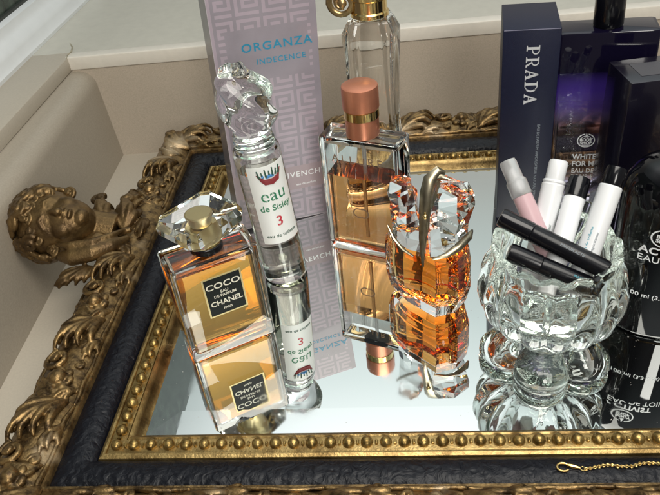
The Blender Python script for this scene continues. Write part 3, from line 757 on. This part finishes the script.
for k, (r, z) in enumerate(ftp):
    wgt = min(1, max(0, (r-1.3)/1.6)); rg = []
    for i in range(160):
        a = 2*PI*i/160; lb_ = abs(math.cos(2.5*(a-math.radians(-105))))
        m_ = 1 - wgt*.36*(1-lb_**.7)
        zz = z*(1+.22*wgt*(lb_-.5)) if z > .1 else z
        rg.append((r*m_*math.cos(a), r*m_*math.sin(a), zz))
    rings.append(rg)
loft(bm, rings); bmesh.ops.recalc_face_normals(bm, faces=bm.faces)
obj('lobed_foot', bm, M_green, t, angle=80)

def tube_thing(name, label, cat, top, bot, length, parts, group=None):
    """parts along local z, z=0 at lower end, z=length at visible upper end"""
    tp, bt = Vector(top), Vector(bot); d = (tp-bt).normalized(); base = tp-d*length
    o = bpy.data.objects.new(name, None); COL.objects.link(o); o.empty_display_size = .01
    o.location = base*S
    # keep local -y towards camera
    z = d; cdir = (Vector((15.6,-22.3,30))-tp).normalized(); y = -(cdir - z*cdir.dot(z)).normalized(); x = y.cross(z)
    o.rotation_euler = Matrix((x, y, z)).transposed().to_euler(); tag(o, label, cat, group)
    for nm, prof_, m in parts:
        bm = BM(); lathe(bm, prof_, 32); obj(nm, bm, m, o)
    return o
G_ = 'perfume sample tubes standing in the glass bowl'
a = tube_thing('sample_tube', 'pink sample spray with frosted cap, leftmost upright tube in the glass bowl', 'sample spray', (21.1,9.7,11.0), (22.35,7.5,8.35), 6.8,
  [('vial', [(.44,0),(.50,.06),(.50,4.75),(.46,4.8)], M_pink), ('cap', [(.50,4.8),(.53,4.86),(.53,5.6),(.44,5.72),(.44,6.6),(.40,6.78),(.3,6.8)], M_pinkcap)], G_)
bm = BM(); lathe(bm, [(.16,5.0),(.26,5.1),(.26,5.9),(.12,6.3)], 20); obj('nozzle', bm, M_white, a)
a = tube_thing('sample_tube', 'plain white capped sample spray between the pink tube and the short black-capped one', 'sample spray', (23.72,9.55,10.95), (22.85,7.75,8.05), 6.8,
  [('vial', [(.50,0),(.57,.06),(.58,5.50),(.54,5.55),(.54,5.60),(.575,5.63),(.575,5.70),(.50,5.76)], M_white), ('cap', [(.46,5.75),(.48,5.8),(.48,6.62),(.44,6.76),(.34,6.8)], M_white)], G_)
text('lettering', 'fleur', .20, (.30,-.578,3.3), (0,0,1), (-1,0,0), M_ink_dg, a, 0)
a = tube_thing('sample_tube', 'short white sample spray with black cap, second tube from the right in the bowl', 'sample spray', (24.70,8.85,10.25), (23.62,6.65,8.05), 6.2,
  [('vial', [(.48,0),(.53,.06),(.53,5.05),(.50,5.1)], M_white), ('cap', [(.50,5.1),(.55,5.14),(.55,6.0),(.52,6.16),(.42,6.2)], M_blackpl)], G_)
a = tube_thing('sample_tube', 'tallest white sample spray with black cap and blue print, rightmost in the bowl', 'sample spray', (26.30,8.40,11.05), (24.72,5.95,7.5), 6.6,
  [('vial', [(.50,0),(.57,.06),(.57,5.55),(.52,5.62)], M_white), ('cap', [(.47,5.62),(.50,5.68),(.50,6.4),(.47,6.56),(.38,6.6)], M_blackpl)], G_)
text('lettering', 'eau de toilette', .24, (-.18,-.545,2.7), (0,0,1), (-1,0,0), M_ink_cyan, a, .003)
text('lettering', 'vaporisateur', .20, (.12,-.565,2.7), (0,0,1), (-1,0,0), M_ink_grey, a, .002)
tube_thing('sample_tube', 'small empty clear glass vial between the two white tubes with black caps', 'sample vial', (25.25,8.55,8.9), (24.3,7.6,6.0), 4.6,
  [('vial', [(.26,0),(.30,.05),(.30,3.9),(.22,4.0),(.22,4.5),(.2,4.6)], M_glass)], G_)
G2 = 'black tubes lying across the rim of the glass bowl'
a = tube_thing('cosmetic_tube', 'upper glossy black tube lying across the bowl rim in front of the sprays', 'sample tube', (20.5,7.15,9.25), (25.2,4.75,7.55), 5.75,
  [('barrel', [(.40,0),(.48,.08),(.48,3.95),(.46,4.0)], M_blackmat), ('cap', [(.45,4.0),(.50,4.05),(.50,5.55),(.46,5.72),(.36,5.75)], M_blackpl)], G2)
text('lettering', 'PARFUM ACTIF', .19, (.12,-.472,1.9), (0,0,-1), (1,0,0), M_ink_grey, a, .002)
a = tube_thing('cosmetic_tube', 'lower black tube, half hidden under the other one inside the bowl rim', 'sample tube', (20.75,5.65,8.15), (24.9,4.35,6.65), 4.7,
  [('barrel', [(.40,0),(.46,.08),(.46,2.95),(.44,3.0)], M_blackmat), ('cap', [(.43,3.0),(.49,3.05),(.49,4.5),(.45,4.67),(.35,4.7)], M_blackmat)], G2)
text('lettering', 'MASCARA', .19, (.15,-.462,1.0), (0,0,-1), (1,0,0), M_ink_cyan, a, .002)

# ================================================================== RIGHT-HAND GROUP
# ---- navy carton
pt = Matrix.Rotation(math.radians(-.8), 4, 'Y')
t = thing('perfume_carton', 'slim navy blue carton with PRADA printed sideways, standing behind the glass bowl', 'box', (22.38, 20.16, .003), -6.5, pt)
bm = BM(); box(bm, 0, 3.45, 0, 4.7, 0, 14.0, .05, 2); obj('carton', bm, M_navy, t)
bm = BM(); box(bm, .06, 3.39, -.004, .004, 13.93, 13.975); obj('worn_edge', bm, M_navy_edge, t, False)
def serif_letters():
    P_ = [[(0,0),(.46,0),(.46,.06),(.33,.10),(.33,.90),(.46,1),(0,1),(0,.94),(.13,.90),(.13,.10),(0,.06)], [(.33,.94),(.46,.94),(.46,1),(.33,1)], [(.33,.42),(.46,.42),(.46,.48),(.33,.48)]] + \
         [[(x,y) for x,y in q] for q in arc(.44,.71,.20,.29,-90,90,12,1.0,1.0)]
    R_ = P_ + [[(.40,.44),(.52,.46),(.80,.06),(.90,.05),(.90,0),(.66,0)]]
    A_ = [[(0,0),(.30,0),(.30,.05),(.20,.08),(.46,.90),(.42,1),(.40,1),(.08,.08),(0,.05)], [(.40,1),(.50,1),(.82,.08),(.90,.05),(.90,0),(.52,0),(.52,.05),(.60,.08),(.37,.82)], [(.20,.32),(.58,.32),(.56,.38),(.22,.38)]]
    D_l = [[(0,0),(.46,0),(.46,.06),(.33,.10),(.33,.90),(.46,1),(0,1),(0,.94),(.13,.90),(.13,.10),(0,.06)]] + arc(.40,.5,.44,.50,-90,-45,6,.75,1.0) + arc(.40,.5,.36,.50,-45,45,10,1.0,1.0) + arc(.40,.5,.44,.50,45,90,6,.75,1.0)
    return P_, R_, A_, D_l
P_, R_, A_, D_l = serif_letters()
let = []; xo = 0
for L_, adv in ((P_,.92),(R_,1.02),(A_,1.02),(D_l,1.08),(A_,.9)):
    let += [[(x+xo, y) for x, y in s_] for s_ in L_]; xo += adv
strokes('lettering', let, mat('silver_print', (.50,.51,.53), .45), (1.45,-.004,12.95), (0,0,-1), (1,0,0), t, .80)
text('lettering', 'EAU DE PARFUM VAPORISATEUR NATURAL SPRAY', .26, (2.5,-.004,4.6), (0,0,-1), (1,0,0), M_ink_grey, t, 0)

# ---- purple glass bottle
t = thing('perfume_bottle', 'flat violet glass bottle printed WHITE MUSK FOR MEN, right behind the navy carton', 'perfume bottle', (29.45, 22.45, .003), -8.2, Matrix.Rotation(math.radians(-1.6), 4, 'Y'))
mv = bpy.data.materials.new("violet_lacquered_glass"); mv.use_nodes = True
n = mv.node_tree; b = n.nodes["Principled BSDF"]; L = n.links.new
tcx = n.nodes.new("ShaderNodeTexCoord"); sxx = n.nodes.new("ShaderNodeSeparateXYZ"); L(tcx.outputs["Object"], sxx.inputs[0])
mr = n.nodes.new("ShaderNodeMapRange"); mr.inputs[1].default_value = 0.0; mr.inputs[2].default_value = .13; L(sxx.outputs["Z"], mr.inputs[0])
r = n.nodes.new("ShaderNodeValToRGB"); L(mr.outputs[0], r.inputs[0])
r.color_ramp.elements[0].position = .25; r.color_ramp.elements[0].color = (.72,.66,.76,1)
r.color_ramp.elements[1].position = .80; r.color_ramp.elements[1].color = (.004,.003,.012,1)
for p_, c_ in ((.46,(.62,.52,.72,1)),(.60,(.15,.09,.43,1)),(.70,(.055,.028,.25,1))):
    e = r.color_ramp.elements.new(p_); e.color = c_
L(r.outputs[0], b.inputs["Base Color"]); b.inputs["Roughness"].default_value = .03
r2 = n.nodes.new("ShaderNodeValToRGB"); L(mr.outputs[0], r2.inputs[0]); r2.color_ramp.elements[0].position = .5; r2.color_ramp.elements[0].color = (1,1,1,1); r2.color_ramp.elements[1].position = .80; r2.color_ramp.elements[1].color = (0,0,0,1)
L(r2.outputs[0], b.inputs["Transmission Weight"])
obj('glass_body', bottle_box(6.0, 2.4, 13.0, .2, .28, .9, 12.4), mv, t)
bm = BM(); lathe(bm, [(.85,13.0),(.92,13.1),(.92,16.2),(.85,16.3)], 48); obj('cap', bm, M_blackpl, t)
text('lettering', 'WHITE MUSK', .56, (-1.55,-1.206,4.05), XD, YD, M_ink_w, t, .014, align='LEFT', sxs=.9)
text('lettering', 'FOR MEN', .56, (-1.55,-1.206,3.48), XD, YD, M_ink_w, t, .014, align='LEFT', sxs=.9)
text('lettering', 'EAU DE TOILETTE', .50, (-1.55,-1.206,2.92), XD, YD, M_ink_w, t, .0, align='LEFT', sxs=.9)
text('lettering', 'POUR HOMME', .50, (-1.55,-1.206,2.42), XD, YD, M_ink_w, t, .0, align='LEFT', sxs=.9)
def round_mark(parent, org, xd, yd, sc_, m, ext=.006, bend=None):
    sh = arc(0,0,.80,.90,100,435,30,1.05,.95) + arc(0,.0,.55,.60,20,160,14) + [[(-.1,.55),(.0,.95),(.14,.6),(.05,.45)], [(-.45,-.62),(.5,-.62),(.42,-.54),(-.4,-.54)]]
    return strokes('emblem', sh, m, org, xd, yd, parent, sc_, ext)
round_mark(t, (-.75,-1.206,5.35), XD, YD, .62, M_ink_w)
text('lettering', 'THE', .16, (-.75,-1.206,5.62), XD, YD, M_ink_w, t, .004)
text('lettering', 'BODY', .30, (-.75,-1.206,5.40), XD, YD, M_ink_w, t, .010)
text('lettering', 'SHOP', .30, (-.75,-1.206,5.15), XD, YD, M_ink_w, t, .010)

# ---- dark carton
t = thing('perfume_carton', 'glossy black violet carton behind the rounded black bottle at the right edge', 'box', (28.85, 15.75, .003), 7.5)
bm = BM(); box(bm, 0, 4.6, 0, 3.3, 0, 12.0, .07, 2); obj('carton', bm, M_darkbox, t)
bm = BM(); box(bm, .9, 4.0, .75, 2.5, 12.004, 12.02); obj('lid_flap', bm, mat('grey_black_flap', (.05,.05,.06), .25), t, False)

# ---- rounded black bottle
t = thing('perfume_bottle', 'rounded glossy black ACTIVIST bottle with white print, at the right edge beside the glass bowl', 'perfume bottle', (30.6, 9.7, .003))
bm = BM(); NN = 72
prof = [(.90,0),(.97,.1),(1.0,.35),(1.0,8.2),(.985,8.9),(.93,9.5),(.82,10.0),(.66,10.35),(.45,10.55),(.30,10.6),(.30,11.2)]
loft(bm, [[(3.35*r_*math.cos(2*PI*i/NN), 2.6*r_*math.sin(2*PI*i/NN), z) for i in range(NN)] for r_, z in prof])
obj('glass_body', bm, M_blackgl, t, angle=50)
bm = BM(); lathe(bm, [(1.1,11.0),(1.15,11.1),(1.15,13.2),(1.05,13.3)], 40); obj('cap', bm, M_blackpl, t)
def ell_text(s, size, z, x0, m, bold, parent=t, sx2=1.):
    o = text('lettering', s, size, (0,0,z), XD, YD, m, None, bold, ext=.004, align='LEFT', sxs=sx2)
    for v in o.data.vertices:
        x = v.co.x/S + x0; zz = v.co.z
        y = -2.6*math.sqrt(max(0, 1-(x/3.35)**2)) - .006 + v.co.y/S
        v.co = Vector((x*S, y*S, zz))
    o.parent = parent; return o
ell_text('ACTIVIST', .60, 6.22, -2.60, M_ink_w, .014)
ell_text('EAU DE TOILETTE', .56, 5.66, -2.63, M_ink_w, .0, sx2=.95)
ell_text('100 ml (3.3 fl oz)', .38, 3.15, -2.78, M_ink_w, .003)
sh = arc(0,0,.80,.90,100,435,30,1.05,.95) + [[(-.1,.5),(.0,.95),(.14,.6),(.05,.45)]]
em = strokes('emblem', sh, M_ink_w, (0,0,0), XD, YD, None, .66)
for v in em.data.vertices:
    x = v.co.x/S-1.62; z = v.co.z/S+7.12; v.co = Vector((x, -2.6*math.sqrt(1-(x/3.35)**2)-.008+v.co.y/S, z))*S
em.parent = t
ell_text('THE', .15, 7.42, -1.78, M_ink_w, .003); ell_text('BODY', .30, 7.20, -2.0, M_ink_w, .010); ell_text('SHOP', .30, 6.94, -2.0, M_ink_w, .010)

# ================================================================== GOLD CHAIN ON THE FRAME
t = thing('necklace_chain', 'thin gold chain with lobster clasp lying along the front of the frame', 'necklace', (22.6,-1.9,.98))
bm = BM()
def torus(bm, c, R_, r_, nrm, n=14, stretch=1., dirx=None):
    nrm = Vector(nrm).normalized(); a = Vector(dirx) if dirx else nrm.orthogonal(); a = (a-nrm*a.dot(nrm)).normalized(); b = nrm.cross(a); c = Vector(c)
    tube(bm, [tuple(c + a*R_*stretch*math.cos(2*PI*k/n) + b*R_*math.sin(2*PI*k/n)) for k in range(n)], r_, 6, closed=True)
tube(bm, [(.25*math.cos(a)*1.1, .22*math.sin(a), .06) for a in [math.radians(k) for k in range(40, 330, 20)]], .055, 8)
tube(bm, [(.2,.12,.07),(.45,.02,.09),(.75,-.06,.07)], [.07,.11,.06], 8)
torus(bm, (.88,-.08,.05), .11, .03, (0,0,1))
obj('clasp', bm, M_chain, t)
bm = BM(); x, y = 1.02, -.08; rnd = random.Random(2)
for k in range(60):
    an = .22*math.sin(k*.35)+.05
    torus(bm, (x, y, .05+.02*(k % 2)), .058, .02, (0,.7 if k % 2 else -.7,1), 8, 1.5, (math.cos(an), math.sin(an), 0))
    if k % 2 == 0: torus(bm, (x+.02, y-.07*math.cos(k*.9), .05), .05, .018, (0,.2,1), 8, 1.3, (math.cos(an+.6), math.sin(an+.6), 0))
    x += .105*math.cos(an); y += .105*math.sin(an)
obj('chain_links', bm, M_chain, t)
